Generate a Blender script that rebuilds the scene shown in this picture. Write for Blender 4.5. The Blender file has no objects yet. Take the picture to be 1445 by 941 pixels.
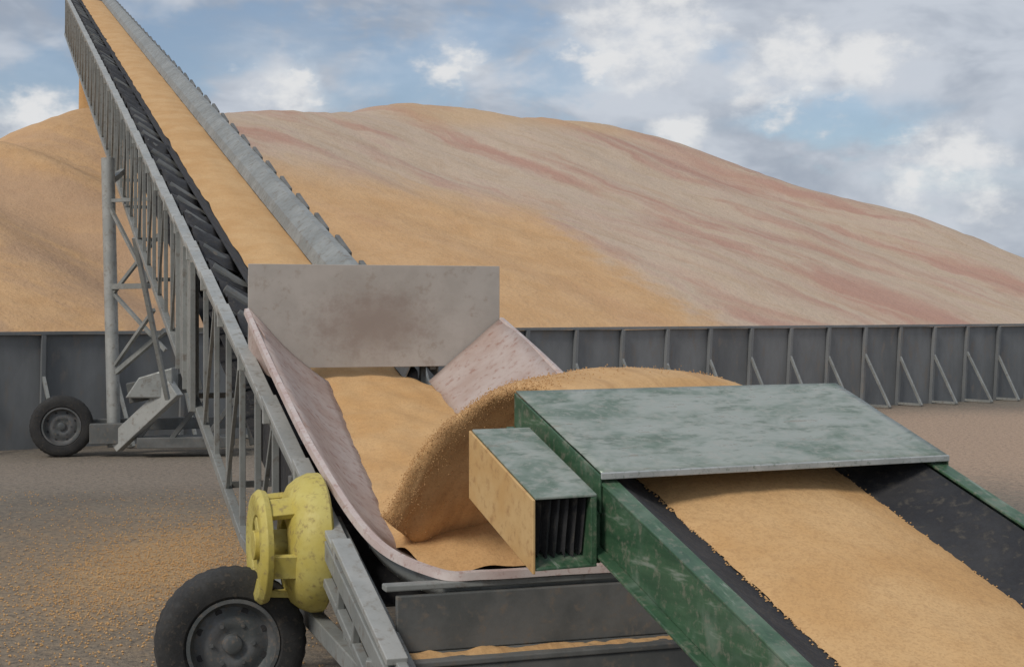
import bpy, bmesh, math, random
from mathutils import Vector, noise
random.seed(7)
S=bpy.context.scene
S.view_settings.view_transform='Standard'
S.view_settings.look='None'
S.view_settings.exposure=0

# ---------------------------------------------------------------- node helpers
def newmat(name):
    m=bpy.data.materials.new(name); m.use_nodes=True
    nt=m.node_tree; b=nt.nodes['Principled BSDF']
    return m,nt,b
def N(nt,t,**k):
    n=nt.nodes.new(t)
    for a,v in k.items(): setattr(n,a,v)
    return n
def noise_n(nt,vec,scale,detail=3,rough=.55,dist=0):
    n=N(nt,'ShaderNodeTexNoise'); n.inputs['Scale'].default_value=scale
    n.inputs['Detail'].default_value=min(detail,4); n.inputs['Roughness'].default_value=rough
    n.inputs['Distortion'].default_value=dist
    nt.links.new(vec,n.inputs['Vector']); return n.outputs['Fac']
def mapping(nt,vec,scale=(1,1,1),rot=(0,0,0),loc=(0,0,0)):
    n=N(nt,'ShaderNodeMapping'); n.inputs['Scale'].default_value=scale
    n.inputs['Rotation'].default_value=rot; n.inputs['Location'].default_value=loc
    nt.links.new(vec,n.inputs['Vector']); return n.outputs['Vector']
def mix(nt,fac,a,b,mode='MIX'):
    n=N(nt,'ShaderNodeMix',data_type='RGBA',blend_type=mode)
    for idx,v in ((0,fac),(6,a),(7,b)):
        if isinstance(v,(int,float)): n.inputs[idx].default_value=v
        elif isinstance(v,tuple): n.inputs[idx].default_value=(*v,1) if len(v)==3 else v
        else: nt.links.new(v,n.inputs[idx])
    return n.outputs[2]
def math_n(nt,op,a,b=0,c=None,clamp=False):
    n=N(nt,'ShaderNodeMath',operation=op); n.use_clamp=clamp
    for i,v in enumerate((a,b,c)):
        if v is None: continue
        if isinstance(v,(int,float)): n.inputs[i].default_value=v
        else: nt.links.new(v,n.inputs[i])
    return n.outputs[0]
def maprange(nt,v,a,b,c=0,d=1):
    n=N(nt,'ShaderNodeMapRange',interpolation_type='SMOOTHSTEP')
    nt.links.new(v,n.inputs[0])
    for i,x in enumerate((a,b,c,d)): n.inputs[i+1].default_value=x
    return n.outputs[0]
def bump(nt,b,h,strength,dist=.02):
    n=N(nt,'ShaderNodeBump'); n.inputs['Strength'].default_value=strength; n.inputs['Distance'].default_value=dist
    nt.links.new(h,n.inputs['Height']); nt.links.new(n.outputs[0],b.inputs['Normal'])
def objc(nt): return N(nt,'ShaderNodeTexCoord').outputs['Object']

def metal_mat(name,c1,c2,c3=None,scale=3,rough=.55,metallic=.0,bs=.15,stretch=(1,1,1)):
    m,nt,b=newmat(name); co=mapping(nt,objc(nt),stretch)
    n1=noise_n(nt,co,scale,4,.62); n2=noise_n(nt,co,scale*6,4,.65)
    col=mix(nt,maprange(nt,n1,.35,.65),c1,c2)
    if c3: col=mix(nt,maprange(nt,n2,.52,.72),col,c3)
    col=mix(nt,math_n(nt,'MULTIPLY',n2,.35),col,tuple(x*.55 for x in c1))
    nt.links.new(col,b.inputs['Base Color'])
    nt.links.new(maprange(nt,n2,.3,.7,rough-.1,rough+.18),b.inputs['Roughness'])
    b.inputs['Metallic'].default_value=metallic
    if bs>.11: bump(nt,b,n2,bs,.01)
    return m
galv=metal_mat('galvanized_steel',(.27,.28,.265),(.36,.37,.35),(.23,.20,.17),2.5,.5,.2)
galv_light=metal_mat('galvanized_steel_light',(.38,.39,.37),(.48,.48,.45),(.30,.27,.23),2.5,.5,.2)
galv_dark=metal_mat('painted_steel_dark',(.12,.125,.12),(.19,.19,.18),(.24,.20,.16),3,.6,.1)
black=metal_mat('black_rubber',(.022,.022,.025),(.042,.041,.042),(.09,.08,.066),4,.75,0,.4)
rubber=metal_mat('tyre_rubber',(.024,.024,.024),(.040,.039,.037),(.095,.08,.065),6,.8,0,.3)
yellow=metal_mat('yellow_paint',(.57,.46,.10),(.64,.55,.17),(.34,.25,.10),4,.5,0,.2)
wallm=metal_mat('retaining_wall_steel',(.17,.18,.185),(.25,.26,.265),(.28,.255,.23),.9,.6,.1,.2,(1,1,.35))
hop=metal_mat('hopper_steel_dusty',(.46,.345,.295),(.54,.45,.405),(.36,.205,.16),2.6,.6,.05,.12)
rimm=metal_mat('hopper_rim_steel',(.56,.44,.40),(.64,.56,.52),(.42,.26,.22),5,.5,.05,.1)
rimdisc=metal_mat('wheel_rim_paint',(.10,.11,.11),(.17,.17,.17),(.25,.2,.16),6,.55,.2)
tan=metal_mat('grain_dusted_plate',(.60,.36,.14),(.66,.44,.20),(.46,.26,.11),4,.7,0,.1)
lipm=metal_mat('lip_highlight_steel',(.42,.44,.42),(.52,.54,.52),(.2,.25,.2),9,.4,.3,.1)  # lighter than the hood, paints the highlight along its front lip

def green_mat(name,dust):
    m,nt,b=newmat(name); o=objc(nt)
    ro=mapping(nt,o,(1,1,1),(0,0,-.43))
    n1=noise_n(nt,mapping(nt,ro,(.8,1.4,1)),2.6,4,.72,.5); n2=noise_n(nt,o,26,4,.7); n3=noise_n(nt,mapping(nt,ro,(1.2,4,2)),4,4,.75)
    if dust>.1:
        col=mix(nt,maprange(nt,n1,.34,.58),(.14,.195,.145),(.34,.37,.325))
        col=mix(nt,math_n(nt,'MULTIPLY',maprange(nt,n3,.52,.68),.6),col,(.09,.13,.095))
        col=mix(nt,math_n(nt,'MULTIPLY',maprange(nt,n2,.48,.68),.5),col,(.40,.39,.34))
        col=mix(nt,math_n(nt,'MULTIPLY',maprange(nt,n3,.42,.30),.5),col,(.24,.19,.13))
        nt.links.new(maprange(nt,n3,.3,.7,.26,.5),b.inputs['Roughness'])
        b.inputs['Metallic'].default_value=.15
    else:
        n4=noise_n(nt,mapping(nt,ro,(6,.5,3)),5,4,.7)
        col=mix(nt,maprange(nt,n4,.3,.7),(.035,.085,.045),(.065,.135,.072))
        col=mix(nt,math_n(nt,'MULTIPLY',maprange(nt,n1,.48,.68),.65),col,(.17,.225,.17))
        col=mix(nt,math_n(nt,'MULTIPLY',maprange(nt,n2,.50,.68),.6),col,(.22,.21,.16))
        col=mix(nt,math_n(nt,'MULTIPLY',maprange(nt,n4,.58,.70),.7),col,(.28,.31,.26))
        nt.links.new(maprange(nt,n1,.3,.7,.30,.55),b.inputs['Roughness'])
    nt.links.new(col,b.inputs['Base Color'])
    bump(nt,b,n1,.15,.02); return m
green=green_mat('green_paint',.04); green_top=green_mat('green_paint_worn_top',.30)

def plate_mat():
    m,nt,b=newmat('hopper_backplate_steel'); o=objc(nt)
    n1=noise_n(nt,o,3,4,.6); n2=noise_n(nt,o,9,4,.7)
    col=mix(nt,maprange(nt,n1,.3,.7),(.38,.345,.305),(.46,.42,.375))
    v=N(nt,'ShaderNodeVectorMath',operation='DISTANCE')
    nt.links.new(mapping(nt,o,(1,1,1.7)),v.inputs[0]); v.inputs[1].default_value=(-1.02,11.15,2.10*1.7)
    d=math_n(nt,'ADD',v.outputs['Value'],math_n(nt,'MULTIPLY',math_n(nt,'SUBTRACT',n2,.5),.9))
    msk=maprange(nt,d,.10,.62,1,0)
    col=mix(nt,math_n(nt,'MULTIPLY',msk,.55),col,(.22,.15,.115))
    col=mix(nt,math_n(nt,'MULTIPLY',maprange(nt,n2,.53,.68),.5),col,(.30,.24,.19))
    nt.links.new(col,b.inputs['Base Color']); b.inputs['Roughness'].default_value=.6
    return m
platem=plate_mat()

def grain_mat(name,c1=(.58,.335,.135),c2=(.65,.41,.19),dark=(.36,.19,.08),flow=False):
    m,nt,b=newmat(name); o=objc(nt)
    v=N(nt,'ShaderNodeTexVoronoi'); v.inputs['Scale'].default_value=120; nt.links.new(o,v.inputs['Vector'])
    n1=noise_n(nt,o,2.2,3,.6); n2=noise_n(nt,o,18,4,.65)
    col=mix(nt,maprange(nt,n1,.3,.7),c1,c2)
    if flow:
        st=noise_n(nt,mapping(nt,mapping(nt,o,(1,1,1),(0,0,-.43)),(9,1.3,1.3)),1.6,4,.6,.3)
        col=mix(nt,math_n(nt,'MULTIPLY',maprange(nt,st,.44,.68),.45),col,(.38,.21,.09))
        n2=math_n(nt,'ADD',math_n(nt,'MULTIPLY',n2,.6),st)
    col=mix(nt,math_n(nt,'MULTIPLY',maprange(nt,n2,.5,.75),.28),col,dark) if not flow else col
    sep=N(nt,'ShaderNodeSeparateColor'); nt.links.new(v.outputs['Color'],sep.inputs[0])
    col=mix(nt,math_n(nt,'MULTIPLY',maprange(nt,sep.outputs[0],.4,1),.30),col,dark)
    nt.links.new(col,b.inputs['Base Color']); b.inputs['Roughness'].default_value=.88
    bump(nt,b,n2,.5,.014); return m
grain=grain_mat('corn_grain')
grain_fall=grain_mat('corn_grain_falling',(.56,.33,.138),(.63,.40,.19),(.38,.205,.09),True)

# ---------------------------------------------------------------- mesh builder
class MB:
    def __init__(s): s.v=[]; s.f=[]
    def add(s,vs,fs):
        o=len(s.v); s.v+= [tuple(x) for x in vs]; s.f+=[tuple(i+o for i in f) for f in fs]
    def box8(s,p): s.add(p,[(0,3,2,1),(4,5,6,7),(0,1,5,4),(1,2,6,5),(2,3,7,6),(3,0,4,7)])
    def beam(s,p1,p2,w,h,up=Vector((0,0,1))):
        p1=Vector(p1);p2=Vector(p2); d=(p2-p1).normalized()
        sd=d.cross(up)
        if sd.length<1e-3: sd=d.cross(Vector((0,1,0)))
        sd.normalize(); u=sd.cross(d).normalized()
        q=[]
        for p in (p1,p2):
            q+= [p-sd*w/2-u*h/2,p+sd*w/2-u*h/2,p+sd*w/2+u*h/2,p-sd*w/2+u*h/2]
        s.box8(q)
    def cyl(s,p1,p2,r,n=16,r2=None):
        p1=Vector(p1);p2=Vector(p2);d=(p2-p1).normalized()
        a=d.orthogonal().normalized(); b=d.cross(a); r2=r if r2 is None else r2
        vs=[];
        for p,rr in((p1,r),(p2,r2)):
            for i in range(n):
                t=2*math.pi*i/n; vs.append(p+a*math.cos(t)*rr+b*math.sin(t)*rr)
        fs=[(i,(i+1)%n,n+(i+1)%n,n+i) for i in range(n)]+[tuple(range(n-1,-1,-1)),tuple(range(n,2*n))]
        s.add(vs,fs)
    def revolve(s,c,axis,prof,n=64,mod=None,closed=False,t0=0,t1=1):
        c=Vector(c);ax=Vector(axis).normalized(); a=ax.cross(Vector((0,0,1))).normalized(); b=ax.cross(a)
        vs=[];m=len(prof); full=(t0==0 and t1==1)
        for i in range(n if full else n+1):
            t=2*math.pi*(t0+(t1-t0)*i/n)
            for j,(r,x) in enumerate(prof):
                rr=r*(mod(i,j) if mod else 1)
                vs.append(c+ax*x+a*math.cos(t)*rr+b*math.sin(t)*rr)
        fs=[]
        for i in range(n):
            for j in range(m if closed else m-1):
                k=(i+1)%n if full else i+1; j2=(j+1)%m
                fs.append((i*m+j,k*m+j,k*m+j2,i*m+j2))
        s.add(vs,fs)
    def grid(s,rows):
        n=len(rows[0]); vs=[p for r in rows for p in r]
        s.add(vs,[(i*n+j,i*n+j+1,(i+1)*n+j+1,(i+1)*n+j) for i in range(len(rows)-1) for j in range(n-1)])
    def obj(s,name,mat,parent=None,bevel=0,smooth=False,solid=0,angle=None):
        me=bpy.data.meshes.new(name); me.from_pydata(s.v,[],s.f); me.validate(); me.update()
        bm=bmesh.new(); bm.from_mesh(me); bmesh.ops.recalc_face_normals(bm,faces=bm.faces); bm.to_mesh(me); bm.free()
        me.materials.append(mat)
        o=bpy.data.objects.new(name,me); S.collection.objects.link(o)
        if parent: o.parent=parent
        if smooth:
            if angle: me.set_sharp_from_angle(angle=math.radians(angle))
            for p in me.polygons: p.use_smooth=True
        if solid:
            m=o.modifiers.new('sol','SOLIDIFY'); m.thickness=solid; m.offset=0
        if bevel:
            m=o.modifiers.new('bev','BEVEL'); m.width=bevel; m.segments=2; m.limit_method='ANGLE'
        return o
def empty(name):
    e=bpy.data.objects.new(name,None); S.collection.objects.link(e); return e
def interp(x,xs,ys):
    if x<=xs[0]: return ys[0]
    for i in range(len(xs)-1):
        if x<=xs[i+1]:
            t=(x-xs[i])/(xs[i+1]-xs[i]); return ys[i]+(ys[i+1]-ys[i])*t
    return ys[-1]
class Fr:
    def __init__(s,O,A,F,z0,sl): s.O=O;s.A=Vector((*A,0)).normalized();s.F=Vector((*F,0)).normalized();s.z0=z0;s.sl=sl
    def P(s,a,q,z): return Vector((s.O[0],s.O[1],0))+s.A*a+s.F*q+Vector((0,0,z))
    def R(s,a,q,dz=0): return s.P(a,q,s.z0+s.sl*q+dz)

C=Fr((-1.215,8.74),(.949,.317),(-.317,.949),1.252,.2656)
G=Fr((.3355,5.5),(.910,.415),(-.415,.910),1.59,.3494)

# ================================================================ STACKER CONVEYOR
stk=empty('stacker_conveyor')
W=1.42; Q0=-2.5; Q1=44.0; D=1.4
def botd(q):
    z=C.z0+C.sl*q
    return -min(D,max(.22,z-.42)) if q<4 else -D
mb=MB()
mb.beam(C.R(0,Q0,-.06),C.R(0,Q1,-.06),.05,.13)
mb.beam(C.R(W,2.30,-.06),C.R(W,Q1,-.06),.05,.13)
mb.beam(C.R(W,Q0,-.42),C.R(W,2.30,-.42),.05,.13)
for a in (0,W):
    qs=[-2.4,-1.2,0,1.2,2.4,4]+[4+i*2 for i in range(1,21)]
    for i in range(len(qs)-1):
        mb.beam(C.R(a,qs[i],botd(qs[i])),C.R(a,qs[i+1],botd(qs[i+1])),.07,.08)
mb.obj('truss_chords',galv,stk,.006)
mb=MB()
q=-1.9; i=0
while q<Q1:
    st=.75
    for a in (0,W):
        s=.008 if a==0 else -.008
        if a==0 or q>2.3: mb.beam(C.R(a+s,q,-.1),C.R(a+s,q,botd(q)),.045,.04,C.F)
        if i%2==0 and q+st<Q1 and q>(0 if a==0 else 2.4): mb.beam(C.R(a-s,q,-.12),C.R(a-s,q+st,botd(q+st)),.03,.03,C.A)
    q+=st;i+=1
mb.obj('truss_lattice',galv,stk,.004)
mb=MB()
q=-1
while q<Q1:
    mb.beam(C.R(.04,q,botd(q)),C.R(W-.04,q,botd(q)),.05,.05); q+=2.25
mb.obj('truss_cross_members',galv_dark,stk)
mb=MB(); mb.box8([C.R(-.045,5.3,-D-.02),C.R(-.03,5.3,-D-.02),C.R(-.03,6.6,-D-.02),C.R(-.045,6.6,-D-.02),
                  C.R(-.045,5.3,-.03),C.R(-.03,5.3,-.03),C.R(-.03,6.6,-.03),C.R(-.045,6.6,-.03)])
for qq in (5.3,5.95,6.6): mb.beam(C.R(-.06,qq,-D),C.R(-.06,qq,-.02),.05,.03,C.F)
mb.obj('truss_splice_panel',galv,stk,.004)
mb=MB(); q=-2.3
while q<Q1-1.2:
    mb.beam(C.R(-.02,q,.01),C.R(-.03,q+1.15,.065),.10,.035)
    mb.beam(C.R(-.05,q+1.12,-.10),C.R(-.05,q+1.12,.07),.05,.03,C.F)
    q+=1.15
mb.obj('rail_cover_plates',galv_light,stk,.005)
cs=[(.36,-.07),(.42,-.13),(.52,-.215),(.86,-.225),(1.2,-.215),(1.3,-.14)]
cs2=[(.5,-.25),(.55,-.25),(.6,-.25),(.86,-.25),(1.2,-.25),(1.3,-.25)]
mb=MB(); rows=[]
for q in [-1.0,0,1,2,2.28,2.34]+[2.6+k*(Q1-2.6)/90 for k in range(91)]: rows.append([C.R(a,q,z) for a,z in (cs if q>2.3 else cs2)])
mb.grid(rows); mb.obj('belt',black,stk,0,True,.015)
mb=MB(); mb.grid([[C.R(a,q,-.85 if q>1.5 else -.35) for a in (.15,1.3)] for q in (-1.0,0,1.4,1.6,10,20,30,Q1)]); mb.obj('return_belt',black,stk,0,False,.015)
mb=MB(); mb.grid([[C.R(a,q,-.36) for a in (.03,.7,1.39)] for q in (2.3,10,20,30,Q1)]); mb.obj('under_belt_dark_sheet',black,stk,0,False,.01)  # black sheet added so the gaps beside the belt read as deep shade
mb=MB(); q=2.6
while q<Q1:
    mb.cyl(C.R(.08,q,.0),C.R(.46,q,-.24),.055,12)
    mb.beam(C.R(.04,q+.12,-.3),C.R(.05,q+.12,-.01),.04,.04)
    mb.beam(C.R(.05,q+.12,-.02),C.R(.35,q+.12,-.2),.04,.05)
    q+=.8
mb.obj('troughing_idlers',galv_dark,stk,0,False)
mb=MB(); q=2.4
while q<Q1:
    r=[random.uniform(-.04,.04) for _ in range(8)]; ln=random.uniform(.5,.75); pk=random.uniform(.04,.12)
    rows=[]
    for i in range(7):
        t=i/6; row=[]
        for j in range(6):
            s=j/5
            row.append(C.R(.06+.34*s,q+ln*t,-.04-.18*s+pk*math.sin(t*math.pi)+r[i]*.7+.04*noise.noise(Vector((j*.9,q*3,i*.7)))))
        rows.append(row)
    mb.grid(rows); q+=ln+.03
mb.obj('rubber_skirt_flaps',black,stk,0,True,.012)
mb=MB(); mb.grid([[C.R(a,q,z) for a,z in ((1.19,-.19),(1.24,-.08),(1.38,.03),(W+.03,.03),(W+.035,-.2))] for q in (2.3,12,22,33,Q1)])
mb.obj('side_cover',galv,stk,0,False,.008)
mb=MB(); q=2.6
while q<Q1:
    mb.beam(C.R(W+.055,q-.32,.0),C.R(W+.06,q+.30,.035),.05,.06); q+=1.1
mb.obj('idler_end_brackets',galv_dark,stk,.012)
mb=MB(); mb.cyl(C.R(.1,Q1,-.3),C.R(1.32,Q1,-.3),.28,20); mb.obj('head_pulley',galv_dark,stk)
mb=MB(); rows=[]
for i in range(20):
    t=i/19; q=Q1+.3+1.1*t**.6; z=(C.z0+C.sl*Q1-.1)-6.6*t*t
    rows.append([C.P(.85+.3*math.cos(x)*(1+t*.3),q+.12*math.sin(x),z) for x in [2*math.pi*j/12 for j in range(13)]])
mb.grid(rows); mb.obj('discharging_grain',grain,stk,0,True)

mb=MB(); rows=[]
qs=[]; q=-1.2
while q<Q1+.2: qs.append(q); q+=.05 if q<3 else .25
for q in qs:
    row=[]
    for j in range(31):
        s=j/30; wob=.012*noise.noise(Vector((q*2.5,s*3,0)))
        a0=.525+ (0.04*noise.noise(Vector((q*1.5,0,5))) ) ; a1=1.19
        if q<2.4: a0=interp(q,[-1.2,-.75,-.2,.93,2.2,2.4],[.44,.34,.32,.40,.52,.525]); a1=interp(q,[-1.12,-.75,2.2,2.4],[1.4,1.45,1.40,1.19])
        a=a0+(a1-a0)*s
        z=-.20+.045*math.sin(math.pi*s)**.8+wob
        z+=.24*math.exp(-((a-.90)/.34)**2-((q+.50)/.42)**2)
        z+=.10*math.exp(-((q+1.0)/.28)**2)
        row.append(C.R(a,q,z+.022*noise.noise(Vector((a*6,q*6,2)))*(1 if q<3 else .3)))
    rows.append(row)
mb.grid(rows); mb.obj('grain_on_belt',grain,stk,0,True)

mb=MB()
mb.box8([C.P(a,q,z) for z in (.60,.865) for a,q in ((.07,-1.90),(1.66,-1.90),(1.66,-1.935),(.07,-1.935))])
mb.box8([C.P(a,q,z) for z in (.57,.598) for a,q in ((.03,-1.90),(1.70,-1.90),(1.70,-2.13),(.03,-2.13))])
mb.box8([C.P(a,q,z) for z in (.2,.568) for a,q in ((.07,-2.09),(1.66,-2.09),(1.66,-2.12),(.07,-2.12))])
mb.obj('tail_panels',galv_dark,stk,.006)
mb=MB()
mb.beam(C.P(.02,-1.88,.90),C.P(1.7,-1.88,.90),.08,.03)
mb.beam(C.R(-.05,-.6,-.06),C.R(-.05,-2.6,-.08),.05,.10)
mb.beam(C.R(-.05,-.6,-.24),C.R(-.05,-2.6,-.27),.05,.05)
mb.beam(C.R(.055,-.6,-.10),C.R(.055,-2.6,-.13),.05,.16)
mb.beam(C.P(-.05,-2.0,.0),C.P(-.05,-2.0,.6),.08,.08)
mb.beam(C.P(-.05,-.2,.5),C.P(.0,-2.1,.42),.08,.1)
for qq in (-.9,-1.25,-1.6,-1.95): mb.beam(C.R(-.055,qq,-.26),C.R(-.055,qq-.05,-.08),.04,.03,C.F)
mb.obj('tail_frame',galv,stk,.006)
rows=[]; mb=MB()
for i in range(120):
    a=.05+1.62*i/119; row=[]
    for j in range(9):
        s=j/8; h=.026*math.sin(math.pi*s)*(0.15+1.2*abs(noise.noise(Vector((a*3,0,9))))+.5*noise.noise(Vector((a*17,s*3,9))))
        row.append(C.P(a,-1.96-.11*s,.598+h-.003))
    rows.append(row)
mb.grid(rows); mb.obj('spilled_grain',grain_fall,stk,0,True)

def wheel(tag,c,axis,R,w):
    ax=Vector(axis).normalized()
    h=w/2
    prof=[(R*.60,-h*.75),(R*.66,-h*.95),(R*.80,-h),(R*.92,-h*.92),(R*.975,-h*.78),(R,-h*.55),(R*1.0,-h*.2),(R*1.0,h*.2),(R,h*.55),(R*.975,h*.78),(R*.92,h*.92),(R*.80,h),(R*.66,h*.95),(R*.60,h*.75)]
    mb=MB(); mb.revolve(c,ax,prof,108,lambda i,j:(1-.014*((i+ (j%2))%3==0)) if 3<j<10 else 1)
    mb.obj(tag+'_tyre',rubber,stk,0,True,0,35)
    mb=MB()
    prof=[(R*.62,-h*.8),(R*.62,-h*.92),(R*.57,-h*.92),(R*.54,-h*.5),(R*.49,-h*.30),(R*.42,-h*.36),(R*.34,-h*.50),(R*.24,-h*.50),(R*.20,-h*.42),(R*.135,-h*.42),(R*.125,-h*.66),(R*.08,-h*.72),(.001,-h*.72)]
    mb.revolve(c,ax,prof,48)
    mb.revolve(c,ax,[(r,-x) for r,x in prof],48)
    a=ax.cross(Vector((0,0,1))).normalized(); b=ax.cross(a); c=Vector(c)
    for k in range(6):
        t=k*math.pi/3; p=c+a*math.cos(t)*R*.28+b*math.sin(t)*R*.28
        for sg in (-1,1): mb.cyl(p+ax*sg*h*.45,p+ax*sg*h*.60,.012,8)
    mb.obj(tag+'_rim',rimdisc,stk,0,True,0,40)
    mb=MB()
    for k in range(8):
        t=(k+.5)*math.pi/4; p=c+a*math.cos(t)*R*.45+b*math.sin(t)*R*.45
        for sg in (-1,1): mb.cyl(p+ax*sg*h*.26,p+ax*sg*h*.35,.020,10)
    mb.obj(tag+'_rim_slots',black,stk)
wheel('tail_wheel',(-1.535,8.12,.39),C.F,.405,.24)
mb=MB(); mb.cyl((-1.535,8.12,.39),C.P(-.5,.3,.39),.05); mb.beam(C.P(-.5,.2,.39),C.P(.1,.2,.5),.09,.12); mb.beam(C.P(-.02,.2,.3),C.R(-.02,.2,-.1),.08,.08,C.F)
mb.obj('tail_axle',galv_dark,stk,.006)

# yellow drive guard
yc=C.P(-.19,-.58,.925)
mb=MB()
dome=[(.13,-.035),(.18,-.045),(.26,-.030),(.32,.0),(.355,.045),(.378,.10),(.378,.16),(.355,.175),(.13,.175)]
mb.revolve(yc,C.A,dome,56,None,True)
f2=yc+Vector((0,0,-.01))
mb.revolve(f2,C.A,[(.17,-.185),(.25,-.205),(.285,-.198),(.31,-.17),(.30,-.135),(.17,-.14)],56,None,True)
for k in range(5):
    t=k*2*math.pi/5+.95; dv=C.F*math.cos(t)+Vector((0,0,1))*math.sin(t)
    mb.beam(yc+dv*.255-C.A*.165,yc+dv*.27+C.A*.02,.13,.035,dv)
    mb.beam(yc+dv*.05-C.A*.16,yc+dv*.20-C.A*.165,.075,.03,C.A)
mb.cyl(yc-C.A*.205,yc+C.A*.1,.08,24)
mb.obj('drive_guard',yellow,stk,.004,True,0,38)
mb=MB(); mb.cyl(yc+C.A*.0,yc+C.A*.2,.2,24); mb.beam(yc+C.A*.2,C.P(.1,-.55,.8),.2,.3); mb.obj('drive_gearbox',black,stk,.01)

mb=MB(); gx=Vector((-6.03,22.55,0))
mb.cyl(gx+Vector((0,0,.12)),Vector((-6.14,22.6,4.5)),.10,16)
mb.obj('undercarriage_mast',galv_light,stk,0,True,0,40)
mb=MB()
tr=lambda q,dz=-D: C.R(-.04,q,dz)
m0=lambda z:Vector((-6.03-.11*z/4.5,22.57,z))
mb.beam(m0(4.1),tr(15.0,-.9),.08,.08)
mb.beam(m0(3.85),Vector((-5.4,22.2,3.85)),.05,.05)
mb.beam(m0(2.55),Vector((-5.35,21.9,2.55)),.08,.08)
mb.beam(m0(2.4),Vector((-5.2,21.9,3.3)),.05,.05)
mb.beam(m0(2.5),Vector((-5.1,21.9,1.6)),.05,.05)
mb.beam(m0(1.3),Vector((-5.2,21.6,2.2)),.05,.05)
mb.beam(m0(1.2),Vector((-5.1,21.9,1.9)),.07,.07)
mb.beam(m0(3.8),Vector((-5.35,21.9,2.6)),.05,.05)
mb.beam(Vector((-5.0,21.6,.9)),tr(12.6,-D),.06,.06)
mb.obj('undercarriage_braces',galv,stk)
mb=MB()
mb.beam(Vector((-5.95,22.3,.18)),Vector((-4.95,21.9,1.05)),.16,.26)
mb.obj('undercarriage_plate',galv_light,stk,.01)
mb=MB()
mb.beam(Vector((-6.8,22.45,.45)),Vector((-3.2,23.6,.45)),.14,.18)
mb.beam(Vector((-6.3,22.2,.35)),Vector((-5.8,22.3,.35)),.2,.3)
for x in (-5.6,-5.1,-4.6):
    mb.beam(Vector((x,22.2,.25)),Vector((x+.5,22.2,.9)),.07,.07)
mb.beam(Vector((-5.75,22.3,.95)),Vector((-4.7,22.5,1.15)),.3,.3)
mb.beam(Vector((-4.0,23.2,.1)),C.R(W,15,-D),.14,.14)
mb.beam(Vector((-5.6,22.3,.22)),Vector((-4.2,22.5,.22)),.5,.16)
mb.obj('undercarriage_frame',galv_dark,stk,.01)
mb=MB(); mb.box8([Vector(p) for p in ((-5.7,21.9,.9),(-5.0,21.9,.9),(-5.0,22.3,.9),(-5.7,22.3,.9),(-5.5,21.9,1.2),(-5.0,21.9,1.35),(-5.0,22.3,1.35),(-5.5,22.3,1.2))]); mb.obj('hydraulic_tank',galv,stk,.02)
wheel('undercarriage_wheel',(-6.75,22.3,.46),(-.25,.97,0),.46,.28)
wheel('far_undercarriage_wheel',(-3.2,23.4,.46),(-.25,.97,0),.46,.28)

# ================================================================ HOPPER
hp=empty('loading_hopper')
rl=lambda q:C.z0+C.sl*q
rim=[(0,2.23,2.2),(0,.93,1.77),(.02,-.3,1.38),(.12,-1.25,1.05),(.30,-1.80,.955),(.5,-1.9,.95),(.9,-1.9,.95),(1.5,-1.9,.95),(1.72,-1.75,.96),(1.85,-1.25,1.05),(1.9,-.3,1.38),(1.93,.93,1.77),(1.93,2.23,2.13)]
bot=[(.6,2.23),(.50,.93),(.43,-.2),(.45,-.7),(.55,-1.0),(.66,-1.08),(.9,-1.1),(1.15,-1.08),(1.28,-1.0),(1.34,-.7),(1.35,-.2),(1.35,.93),(1.36,2.23)]
bot=[(a,q,rl(q)-.19) for a,q in bot]
def cr(P,t):
    n=len(P)-1; x=t*n; i=min(int(x),n-1); f=x-i
    p0=P[max(i-1,0)];p1=P[i];p2=P[i+1];p3=P[min(i+2,n)]
    return tuple(.5*((2*b)+(-a+c)*f+(2*a-5*b+4*c-d)*f*f+(-a+3*b-3*c+d)*f**3) for a,b,c,d in zip(p0,p1,p2,p3))
mb=MB(); rows=[]; rimline=[]
for i in range(121):
    t=i/120; r=cr(rim,t); b=cr(bot,t); row=[]
    rimline.append(C.P(*r))
    for j in range(9):
        s=j/8; bow=.05*math.sin(math.pi*s)*(1 if t<.4 else .2)
        a=r[0]+(b[0]-r[0])*(s**.85); q=r[1]+(b[1]-r[1])*s; z=r[2]+(b[2]-r[2])*(s**.9)-bow
        row.append(C.P(a,q,z+.016*noise.noise(Vector((a*3,q*2.5,s*2)))))
    rows.append(row)
mb.grid(rows); mb.obj('hopper_sheet',hop,hp,0,True,.010)
mb=MB(); rows=[]
for i,p in enumerate(rimline):
    c=C.P(.95,C.F.dot(p-Vector((*C.O,0))),p.z); o=(p-c); o.z=0
    ax=(rimline[min(i+1,120)]-rimline[max(i-1,0)]).normalized(); out=ax.cross(Vector((0,0,1))).normalized()
    if out.dot(o+ (-C.F*.8 if 35<i<85 else Vector((0,0,0))))<0: out=-out
    rows.append([p+Vector((0,0,.012)),p+out*.03+Vector((0,0,.006)),p+out*.036-Vector((0,0,.03)),p+out*.02-Vector((0,0,.03)),p-out*.012+Vector((0,0,-.01)),p+Vector((0,0,.012))])
mb.grid(rows); mb.obj('hopper_rim',rimm,hp,0,True,0,40)
mb=MB(); rows=[]
for i in range(28,93):
    p=rimline[i]; dp=C.P(.93,-.9,p.z)-p; dp.z=0; dp=dp.normalized()
    rows.append([p+Vector((0,0,-.02)),p+dp*.03+Vector((0,0,-.1)),p+dp*.05+Vector((0,0,-.14))])
mb.grid(rows); mb.obj('hopper_skirt',galv,hp,0,True,.008)
mb=MB()
mb.box8([C.P(a,q,z) for z in (1.77,2.535) for a,q in ((0,2.245),(1.93,2.245),(1.93,2.26),(0,2.26))])
mb.obj('hopper_back_plate',platem,hp,.003)
mb=MB()
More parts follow.
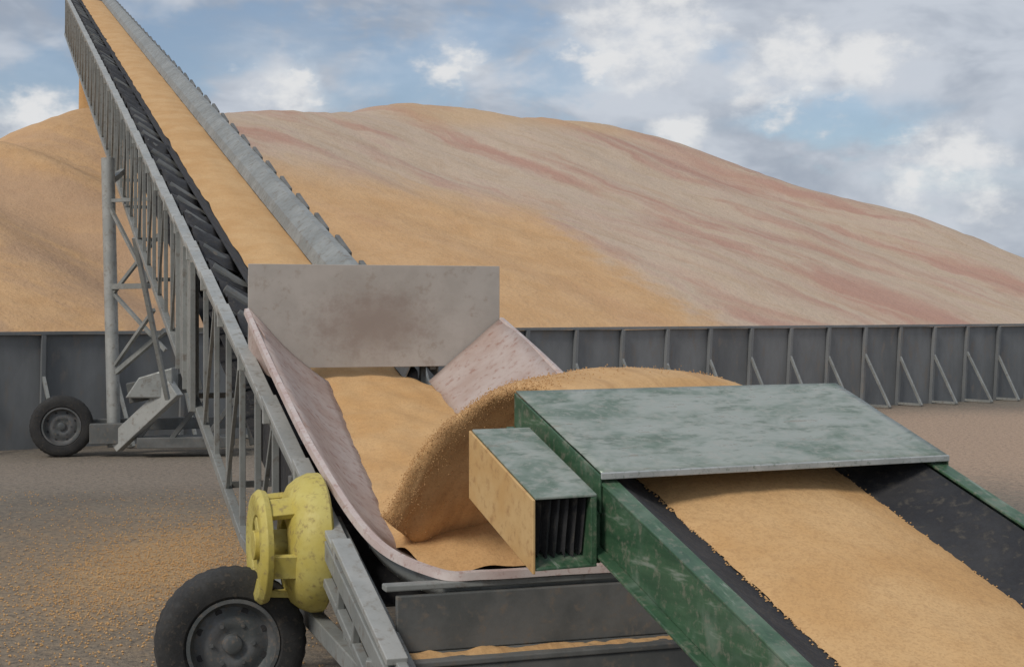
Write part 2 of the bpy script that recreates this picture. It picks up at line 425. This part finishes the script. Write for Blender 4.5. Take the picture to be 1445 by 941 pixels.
mb.beam(C.P(.03,2.285,1.72),C.P(.03,2.285,2.45),.05,.04,C.F); mb.beam(C.P(1.88,2.285,1.6),C.P(1.88,2.285,2.45),.05,.04,C.F)
mb.beam(C.R(1.42,2.30,-.05),C.P(1.93,2.30,1.80),.04,.04); mb.obj('hopper_stiffeners',galv,hp)
mb=MB()
mb.add([C.P(.0,2.22,1.80),C.P(.0,2.22,2.19),C.P(.04,1.75,2.02),C.P(.1,1.75,1.72)],[(0,1,2,3)])
mb.obj('hopper_cheek',hop,hp,0,False,.008)
mb=MB()
mb.grid([[C.R(a,q,-.03),C.R(a,q,-.62 if q>-.4 else -.3)] for a,q in ((.045,2.1),(.045,1),(.045,0),(.045,-.9))])
mb.obj('hopper_dark_skirt',black,hp,0,False,.01)  # black skirt added to stand for the shaded interior below the hopper

# ================================================================ GREEN CONVEYOR
gc=empty('green_belt_conveyor')
GW=1.61; GQ0=-4.0
def gb(a0,a1,z0,z1,q0=GQ0,q1=.74):
    mb.box8([G.R(a0,q0,z0),G.R(a1,q0,z0),G.R(a1,q1,z0),G.R(a0,q1,z0),G.R(a0,q0,z1),G.R(a1,q0,z1),G.R(a1,q1,z1),G.R(a0,q1,z1)])
mb=MB()
for a,s in ((0,1),(GW,-1)):
    gb(a,a+s*.012,-.27,-.045)
    gb(a-s*.005,a+s*.07,-.042,-.030)
    gb(a-s*.045,a+s*.012,-.285,-.272)
mb.obj('side_channels',green,gc,.003)
mb=MB()
rows=[]
for i in range(25):
    q=.755*i/24
    rows.append([G.R(-.006+(GW+.012)*j/40,q,.006+.009*noise.noise(Vector((j*.14,q*4,3)))*math.sin(math.pi*i/24)) for j in range(41)])
mb.grid(rows); mb.obj('head_hood_top',green_top,gc,0,True,.006)
mb=MB()
gb(-.014,-.004,-.14,.0,-.002,.757); gb(GW+.004,GW+.012,-.12,.0,-.002,.757)
gb(-.05,-.015,-.15,-.138,0,.757)
gb(-.03,-.004,-.33,-.14,.01,.06)
mb.obj('head_hood_sides',green,gc,.003)
mb=MB(); gb(-.010,GW+.010,-.014,.0105,-.010,-.001); mb.obj('head_hood_lip',lipm,gc,.003)
mb=MB()
gb(-.30,-.05,-.055,-.045,-.05,.53)
mb.obj('side_box_lid',green_top,gc,.003)
mb=MB()
gb(-.30,-.05,-.31,-.30,-.05,.53)
gb(-.30,-.05,-.30,-.056,.52,.53)
gb(-.075,-.05,-.30,-.056,-.05,.52)
mb.obj('side_box_shell',green,gc,.003)
mb=MB(); gb(-.312,-.301,-.318,-.052,-.055,.535); mb.obj('side_box_plate',tan,gc,.003)
mb=MB(); gb(-.298,-.078,-.298,-.058,.06,.07)  # black back sheet, paints the darkness inside the box
rows=[]
for i in range(25):   # pleated black sheet added to stand for the dark cavity
    a=-.29+.205*i/24
    rows.append([G.R(a,-.01+.022*math.sin(i*1.5)+.01*k,-.06-.055*k-.02*(k==4)*(i%3)) for k in range(5)])
mb.grid(rows)
mb.obj('side_box_dark_fill',black,gc)
mb=MB(); mb.cyl(G.R(-.2,.25,-.18),G.R(.0,.25,-.18),.05); mb.cyl(G.R(.06,.60,-.33),G.R(GW-.06,.60,-.33),.12,28); mb.obj('head_pulley',galv_dark,gc)
gcs=[(.075,-.05),(.16,-.10),(.28,-.165),(.5,-.2),(1.1,-.2),(1.3,-.165),(1.44,-.10),(1.53,-.05)]
mb=MB(); mb.grid([[G.R(a,q+.0,z) for a,z in gcs] for q in [GQ0+i*.12 for i in range(39)]]); mb.obj('belt',black,gc,0,True,.014)
mb=MB(); mb.grid([[G.R(a,q,-.42) for a in (.1,1.5)] for q in (GQ0,-2,0,.62)]); mb.obj('return_belt',black,gc,0,False,.012)
mb=MB(); rows=[]
nq=170
for i in range(nq):
    q=GQ0+.1+i*(.74+3.9)/(nq-1); row=[]
    for j in range(31):
        s=j/30
        a0=.31+.012*noise.noise(Vector((q*6,0,0)))+.012*noise.noise(Vector((q*25,0,0))); a1=1.25+.012*noise.noise(Vector((q*6,8,0)))+.012*noise.noise(Vector((q*25,5,0)))
        z=-.158+.045*math.sin(math.pi*s)**.7+.006*noise.noise(Vector((q*3,s*5,0)))+.003*noise.noise(Vector((q*20,s*20,0)))
        row.append(G.R(a0+(a1-a0)*s,q,z))
    rows.append(row)
mb.grid(rows); mb.obj('grain_on_belt',grain,gc,0,True)
mb=MB()
for q in (-3.4,-2.4,-1.4,-.4): mb.beam(G.R(.03,q,-.30),G.R(GW-.03,q,-.30),.07,.06)
for a in (.02,GW-.02): mb.beam(G.R(a,-2.4,-.3),G.P(a,-2.6,.0),.07,.07,G.F)
mb.obj('cross_members',galv_dark,gc)
def kern(p,r):
    x,y,z=p
    vs=[(x+r,y,z),(x-r,y,z),(x,y+r*.8,z),(x,y-r*.8,z),(x,y,z+r*.9),(x,y,z-r*.9)]
    mb.add(vs,[(0,2,4),(2,1,4),(1,3,4),(3,0,4),(2,0,5),(1,2,5),(3,1,5),(0,3,5)])
mb=MB()
for k in range(900):
    q=random.uniform(-3,.5)
    a=.315-abs(random.gauss(0,.010)) if random.random()<.5 else 1.245+abs(random.gauss(0,.010))
    z=interp(a,[x[0] for x in gcs],[x[1] for x in gcs])+.010
    kern(G.R(a,q,z),.0045)
mb.obj('ribbon_edge_kernels',grain,gc)

# ================================================================ GRAIN STREAM
gs=empty('grain_stream')
rows=[]; mb=MB()
nI=120;nJ=110
rq=[-1.9,-1.8,-1.25,-.3,.93,2.23]; ra=[.5,.3,.12,.02,0,0]; rz=[.95,.955,1.05,1.38,1.77,2.2]
bq=[-1.1,-1.0,-.7,-.2,.93,2.23]; ba=[.7,.55,.45,.43,.5,.6]
def keep(p):      # keep the grain inside the hopper sheet
    d=p-Vector((*C.O,0)); a=d.dot(C.A); q=d.dot(C.F); z=p.z
    if q<-1.9 or q>2.2: return p
    A0=interp(q,rq,ra);Z0=interp(q,rq,rz);A1=interp(q,bq,ba);Z1=rl(q)-.19
    if q<-1.1: Z1=interp(q,[-1.9,-1.1],[.93,.80])
    z=max(z,Z1+.01)
    if z<Z0:
        s=min(1,max(0,(Z0-z)/max(.05,Z0-Z1))); amin=A0+(A1-A0)*s+.06
        if a<amin: a=amin
    return C.P(a,q,z)
def sp(i,j):
    f=i/(nI-1); q=.70+2.60*f
    a0=interp(f,[0,.22,.45,.7,.9,1],[.30,.26,.20,.11,.06,.06]); a1=interp(f,[0,.3,1],[1.24,1.27,1.24])
    th=2*math.pi*j/nJ
    ca=math.copysign(abs(math.cos(th))**.75,math.cos(th)); sa=math.sin(th)
    am=(a0+a1)/2; ah=(a1-a0)/2
    thick=interp(f,[0,.4,1],[.05,.09,.15])
    a=am+ah*ca; t=(q-1.25)/4.0
    z=1.925-4.905*t*t-thick*(1-sa)-.10*f*(ca*ca)
    env=min(1,f*5)
    n=noise.noise(Vector((a*4,q*1.2,1.5)))*.04+noise.noise(Vector((a*17,q*1.8,sa)))*.024*f+noise.noise(Vector((a*40,q*9,z*9)))*.006
    zz=z+n*(.4+.9*f)*env
    if q<.80: zz=min(zz,G.z0+G.sl*q-.035)
    elif q<1.0: zz=min(zz,interp(q,[.80,1.0],[G.z0+G.sl*.8-.035,1.93]))
    edge=noise.noise(Vector((q*5,ca*.5,4)))*.04*f*abs(ca)
    return Vector((a+edge,q-.12*f*max(0,-sa)+n*.7*f,zz))
for i in range(nI):
    rows.append([keep(G.P(*sp(i,j))) for j in range(nJ+1)])
mb.grid(rows); mb.obj('stream_body',grain_fall,gs,0,True)
mb=MB()
for k in range(18000):
    i=int(14+(nI-15)*random.random()**.8); j=random.randrange(nJ)
    if random.random()<.30: j=int(random.gauss(nJ/2,7))%nJ
    c=sp(i,j); f=i/nI
    sc=1 if random.random()<.88 else 2.2
    o=Vector((random.gauss(0,.008)*(.3+1.6*f),random.gauss(0,.010)*(.3+1.3*f),random.gauss(0,.006)*(.4+1.3*f)))*sc
    kern(keep(G.P(*(c+o))),random.uniform(.0022,.0040))
mb.obj('loose_kernels',grain_fall,gs)

# ================================================================ RETAINING WALL
wl=empty('retaining_wall')
wd=Vector((.8346,.5508,0)); wn=Vector((.5508,-.8346,0)); W0=Vector((0,28.5,0))
def WP(s,o,z): return W0+wd*s+wn*o+Vector((0,0,z))
mb=MB(); s=-40
while s<60:
    e=s+1.15; j=random.uniform(-.015,.015)
    mb.box8([WP(s,0,0),WP(e-.01,0,0),WP(e-.01,-.05,0),WP(s,-.05,0),WP(s,0.10+j,1.80+j),WP(e-.01,0.10-j,1.80),WP(e-.01,.05-j,1.80),WP(s,.05+j,1.80+j)])
    s=e
mb.obj('wall_panels',wallm,wl)
mb=MB(); s=-40
while s<60:
    mb.beam(WP(s,.05,0),WP(s,.17,1.8),.06,.09,wn)
    s+=1.15
mb.beam(WP(-40,.10,1.83),WP(60,.10,1.83),.16,.05)
mb.obj('wall_ribs',wallm,wl)
mb=MB(); s=-40
while s<60:
    j=random.uniform(-.05,.05); k=random.uniform(-.08,.08)
    mb.beam(WP(s,.12,1.2+k),WP(s+.05+j,.75+k,.03),.05,.05,wn)
    mb.beam(WP(s,.1,.05),WP(s+j,.76+k,.05),.05,.05)
    s+=1.15
mb.obj('wall_struts',galv,wl)

# ================================================================ GRAIN PILE
ss=[-60,-14,-9,-6.6,-3.4,.1,3.5,6.2,8.5,10.2,11.8,15.9,17.9,20.1,22.4,25,60]
dd=[12,11.5,11,11.3,14.6,15.1,15.5,16.3,18.2,17.8,17.0,17.6,14.9,10.6,5.7,0,-6]
def ph(s,d):
    dc=interp(s,ss,dd); front=1.72+.4*d; cap=1.95+.4*dc-.07*max(0,d-dc)-.5*max(0,d-34)
    k=.3
    m=min(front,cap); z=m-k*math.log(math.exp(-(front-m)/k)+math.exp(-(cap-m)/k))
    w=min(1,d/3)
    z+=w*(.30*noise.noise(Vector((s*.22,d*.14,3)))+.16*noise.noise(Vector((s*.6+d*.25,d*.16,1)))+.06*noise.noise(Vector((s*1.9+d*.5,d*.5,1))))
    z-=w*.6*math.exp(-((s+5.2+.28*d)/1.1)**2)
    z-=w*.3*math.exp(-((s+1.5+.35*d)/.9)**2)
    return z
mb=MB(); rows=[]
for i in range(220):
    s=-45+i*.35; rows.append([Vector((s,j*.35,max(ph(s,j*.35),-.5))) for j in range(140)])
mb.grid(rows)
def pile_mat():
    m,nt,b=newmat('corn_pile'); o=objc(nt)
    sp_=N(nt,'ShaderNodeSeparateXYZ'); nt.links.new(o,sp_.inputs[0]); s,d=sp_.outputs[0],sp_.outputs[1]
    big=noise_n(nt,o,.3,4,.6); med=noise_n(nt,o,1.3,4,.65); fine=noise_n(nt,o,9,4,.75)
    w=math_n(nt,'ADD',s,math_n(nt,'MULTIPLY',d,.42))
    w=math_n(nt,'ADD',w,math_n(nt,'MULTIPLY',math_n(nt,'SUBTRACT',big,.5),2.4))
    cmb=N(nt,'ShaderNodeCombineXYZ'); nt.links.new(w,cmb.inputs[0]); nt.links.new(math_n(nt,'MULTIPLY',d,.28),cmb.inputs[1])
    st=noise_n(nt,cmb.outputs[0],.42,4,.6,.6); st2=noise_n(nt,cmb.outputs[0],1.7,4,.7,.4)
    gold=mix(nt,maprange(nt,med,.3,.7),(.57,.34,.16),(.63,.395,.20))
    pale=mix(nt,maprange(nt,st2,.3,.7),(.50,.37,.26),(.575,.46,.35))
    edge=math_n(nt,'ADD',s,math_n(nt,'MULTIPLY',math_n(nt,'SUBTRACT',med,.5),2.2))
    mR=maprange(nt,edge,4.8,6.4)
    up=math_n(nt,'ADD',math_n(nt,'SUBTRACT',d,math_n(nt,'MULTIPLY',s,-.35)),math_n(nt,'MULTIPLY',math_n(nt,'SUBTRACT',st,.5),6))
    mU=math_n(nt,'MULTIPLY',maprange(nt,up,7.5,12),maprange(nt,s,-3.6,-1.2))
    mk=math_n(nt,'MAXIMUM',mR,mU)
    col=mix(nt,mk,gold,pale)
    cap=math_n(nt,'MULTIPLY',maprange(nt,d,14.8,16.6),maprange(nt,s,6,8))
    cap=math_n(nt,'MULTIPLY',cap,maprange(nt,s,18,14))
    red=math_n(nt,'MULTIPLY',maprange(nt,st,.48,.65),math_n(nt,'MAXIMUM',mk,.15))
    col=mix(nt,math_n(nt,'MULTIPLY',red,.74),col,(.445,.23,.175))
    red2=math_n(nt,'MULTIPLY',maprange(nt,st2,.50,.70),math_n(nt,'MAXIMUM',mk,.2))
    col=mix(nt,math_n(nt,'MULTIPLY',red2,.34),col,(.43,.24,.185))
    col=mix(nt,math_n(nt,'MULTIPLY',cap,.6),col,(.58,.38,.20))
    lf=math_n(nt,'MULTIPLY',maprange(nt,s,-2.5,-4.5,0,1),maprange(nt,st,.44,.62))
    col=mix(nt,math_n(nt,'MULTIPLY',lf,.5),col,(.38,.26,.18))
    col=mix(nt,math_n(nt,'MULTIPLY',maprange(nt,fine,.48,.8),.35),col,(.34,.22,.14))
    nt.links.new(col,b.inputs['Base Color']); b.inputs['Roughness'].default_value=.9
    bump(nt,b,math_n(nt,'ADD',med,math_n(nt,'MULTIPLY',fine,.35)),.5,.2); return m
po=mb.obj('grain_pile',pile_mat(),None,0,True)
po.location=W0-wn*.02; po.rotation_euler=(0,0,math.atan2(.5508,.8346))

# ================================================================ GROUND
def ground_mat():
    m,nt,b=newmat('dirt_ground'); o=objc(nt)
    n1=noise_n(nt,o,.35,4,.6); n2=noise_n(nt,o,3,4,.7); n3=noise_n(nt,o,15,4,.85)
    col=mix(nt,maprange(nt,n1,.35,.65),(.165,.142,.115),(.22,.19,.15))
    col=mix(nt,math_n(nt,'MULTIPLY',maprange(nt,n2,.42,.68),.55),col,(.29,.235,.17))
    def patch(cx,cy,rx,ry,r0,r1,amp,c,st):
        nonlocal col
        v=N(nt,'ShaderNodeVectorMath',operation='LENGTH')
        nt.links.new(mapping(nt,o,(1/rx,1/ry,1),(0,0,0),(-cx/rx,-cy/ry,0)),v.inputs[0])
        dd_=math_n(nt,'ADD',v.outputs['Value'],math_n(nt,'MULTIPLY',math_n(nt,'SUBTRACT',n2,.5),amp))
        dd_=math_n(nt,'ADD',dd_,math_n(nt,'MULTIPLY',math_n(nt,'SUBTRACT',n3,.5),amp*.8))
        col=mix(nt,math_n(nt,'MULTIPLY',maprange(nt,dd_,r0,r1,1,0),st),col,c)
    patch(9.5,25,8,9,.5,1.15,.7,(.49,.34,.235),.9)
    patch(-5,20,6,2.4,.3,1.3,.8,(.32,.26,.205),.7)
    patch(-3.0,13.0,.95,2.4,.15,1.25,1.3,(.58,.36,.16),.95)
    patch(-3.0,13.0,3.0,5,.1,1.2,2.2,(.46,.31,.17),.5)
    col=mix(nt,math_n(nt,'MULTIPLY',maprange(nt,n3,.50,.62),.6),col,(.08,.068,.053))
    col=mix(nt,math_n(nt,'MULTIPLY',maprange(nt,n3,.43,.34),.6),col,(.42,.33,.21))
    nt.links.new(col,b.inputs['Base Color']); b.inputs['Roughness'].default_value=.92
    bump(nt,b,math_n(nt,'ADD',n2,math_n(nt,'MULTIPLY',n3,.6)),.7,.07); return m
mb=MB(); mb.add([(-900,-900,0),(900,-900,0),(900,900,0),(-900,900,0)],[(0,1,2,3)]); mb.obj('ground',ground_mat())
mb=MB()
for k in range(8000):
    if k<5500: x=random.gauss(-2.9,.75); y=random.gauss(12.4,2.0)
    else: x=random.uniform(-6,.5); y=random.uniform(7.5,18)
    kern((x,y,.006),random.uniform(.005,.010))
mb.obj('spilled_corn_kernels',grain)

# ================================================================ WORLD, SUN
sx,sy=-.62,-.78; el=math.radians(42)
w=bpy.data.worlds.new('World'); S.world=w; w.use_nodes=True; nt=w.node_tree
nt.nodes.clear()
out=N(nt,'ShaderNodeOutputWorld')
sky=N(nt,'ShaderNodeTexSky',sky_type='NISHITA'); sky.sun_disc=False; sky.sun_elevation=el; sky.sun_rotation=math.atan2(sx,sy)
sky.ozone_density=3; sky.dust_density=1.0; sky.air_density=1.0
bg=N(nt,'ShaderNodeBackground'); bg.inputs[1].default_value=.10
nt.links.new(sky.outputs[0],bg.inputs[0])
tc=N(nt,'ShaderNodeTexCoord').outputs['Generated']
c1=noise_n(nt,mapping(nt,tc,(1,1,2.4)),5.0,4,.6,.3); c2=noise_n(nt,mapping(nt,tc,(1,1,2.1),(0,0,0),(3,1,2)),13,4,.6,.3)
c3=noise_n(nt,mapping(nt,tc,(1,1,1.5),(0,0,0),(1,5,2)),42,4,.6)
def field(lst,sz):
    f=None
    for u,v,r in lst:
        d=Vector(((u-722.5)/2100,1,(437-v)/2100)).normalized()
        n=N(nt,'ShaderNodeVectorMath',operation='DISTANCE')
        nt.links.new(mapping(nt,tc,(1,1,sz)),n.inputs[0]); n.inputs[1].default_value=(d.x,d.y,d.z*sz)
        x=math_n(nt,'DIVIDE',n.outputs['Value'],r)
        f=x if f is None else math_n(nt,'MINIMUM',f,x)
    return f
wf=field(((910,62,.040),(860,82,.028),(955,52,.028),(1130,97,.032),(1065,112,.018),(1215,92,.026),(1350,238,.030),(1290,262,.020),(395,120,.020),(650,82,.016),(625,100,.016),(60,160,.018),(960,183,.014)),1.35)
n23=math_n(nt,'ADD',math_n(nt,'SUBTRACT',c2,.5),math_n(nt,'MULTIPLY',math_n(nt,'SUBTRACT',c3,.5),.9))
white=maprange(nt,math_n(nt,'ADD',wf,math_n(nt,'MULTIPLY',n23,3.4)),.1,1.6,1,0)
halo=maprange(nt,math_n(nt,'ADD',wf,math_n(nt,'MULTIPLY',n23,3)),.7,3.2,1,0)
gf=field(((800,110,.045),(560,110,.05),(700,50,.035),(1010,80,.02),(1180,175,.035),(200,90,.045),(330,55,.04),(440,60,.035),(60,110,.03)),1.7)
gaps=maprange(nt,math_n(nt,'ADD',gf,math_n(nt,'MULTIPLY',n23,2)),.3,1.6,1,0)
cgrey=mix(nt,maprange(nt,math_n(nt,'ADD',c2,math_n(nt,'MULTIPLY',math_n(nt,'SUBTRACT',c1,.5),.6)),.34,.68),(.34,.385,.46),(.56,.60,.665))
cgrey=mix(nt,math_n(nt,'MULTIPLY',halo,.40),cgrey,(.61,.64,.69))
cgrey=mix(nt,math_n(nt,'MULTIPLY',white,.9),cgrey,(.79,.79,.79))
bgc=N(nt,'ShaderNodeBackground'); bgc.inputs[1].default_value=1; nt.links.new(cgrey,bgc.inputs[0])
cov=maprange(nt,math_n(nt,'SUBTRACT',c1,math_n(nt,'MULTIPLY',gaps,.20)),.24,.50)
cov=math_n(nt,'MAXIMUM',cov,white)
cov=math_n(nt,'MULTIPLY_ADD',cov,.66,.31)
ms=N(nt,'ShaderNodeMixShader'); nt.links.new(cov,ms.inputs[0]); nt.links.new(bg.outputs[0],ms.inputs[1]); nt.links.new(bgc.outputs[0],ms.inputs[2])
nt.links.new(ms.outputs[0],out.inputs[0])
L=bpy.data.lights.new('sun','SUN'); L.energy=1.85; L.angle=math.radians(15); L.color=(1,.94,.86)
lo=bpy.data.objects.new('sun',L); S.collection.objects.link(lo)
h=math.hypot(sx,sy); dv=Vector((sx/h*math.cos(el),sy/h*math.cos(el),math.sin(el)))
lo.rotation_euler=dv.to_track_quat('Z','Y').to_euler(); lo.location=(0,0,30)

# ================================================================ CAMERA
cd=bpy.data.cameras.new('camera'); cam=bpy.data.objects.new('camera',cd); S.collection.objects.link(cam)
cam.location=(0,0,2.2); cam.rotation_euler=(math.radians(90),0,0)
cd.sensor_width=36; cd.lens=52.3; cd.shift_y=-.0232; cd.clip_end=3000; cd.clip_start=.05
S.camera=cam
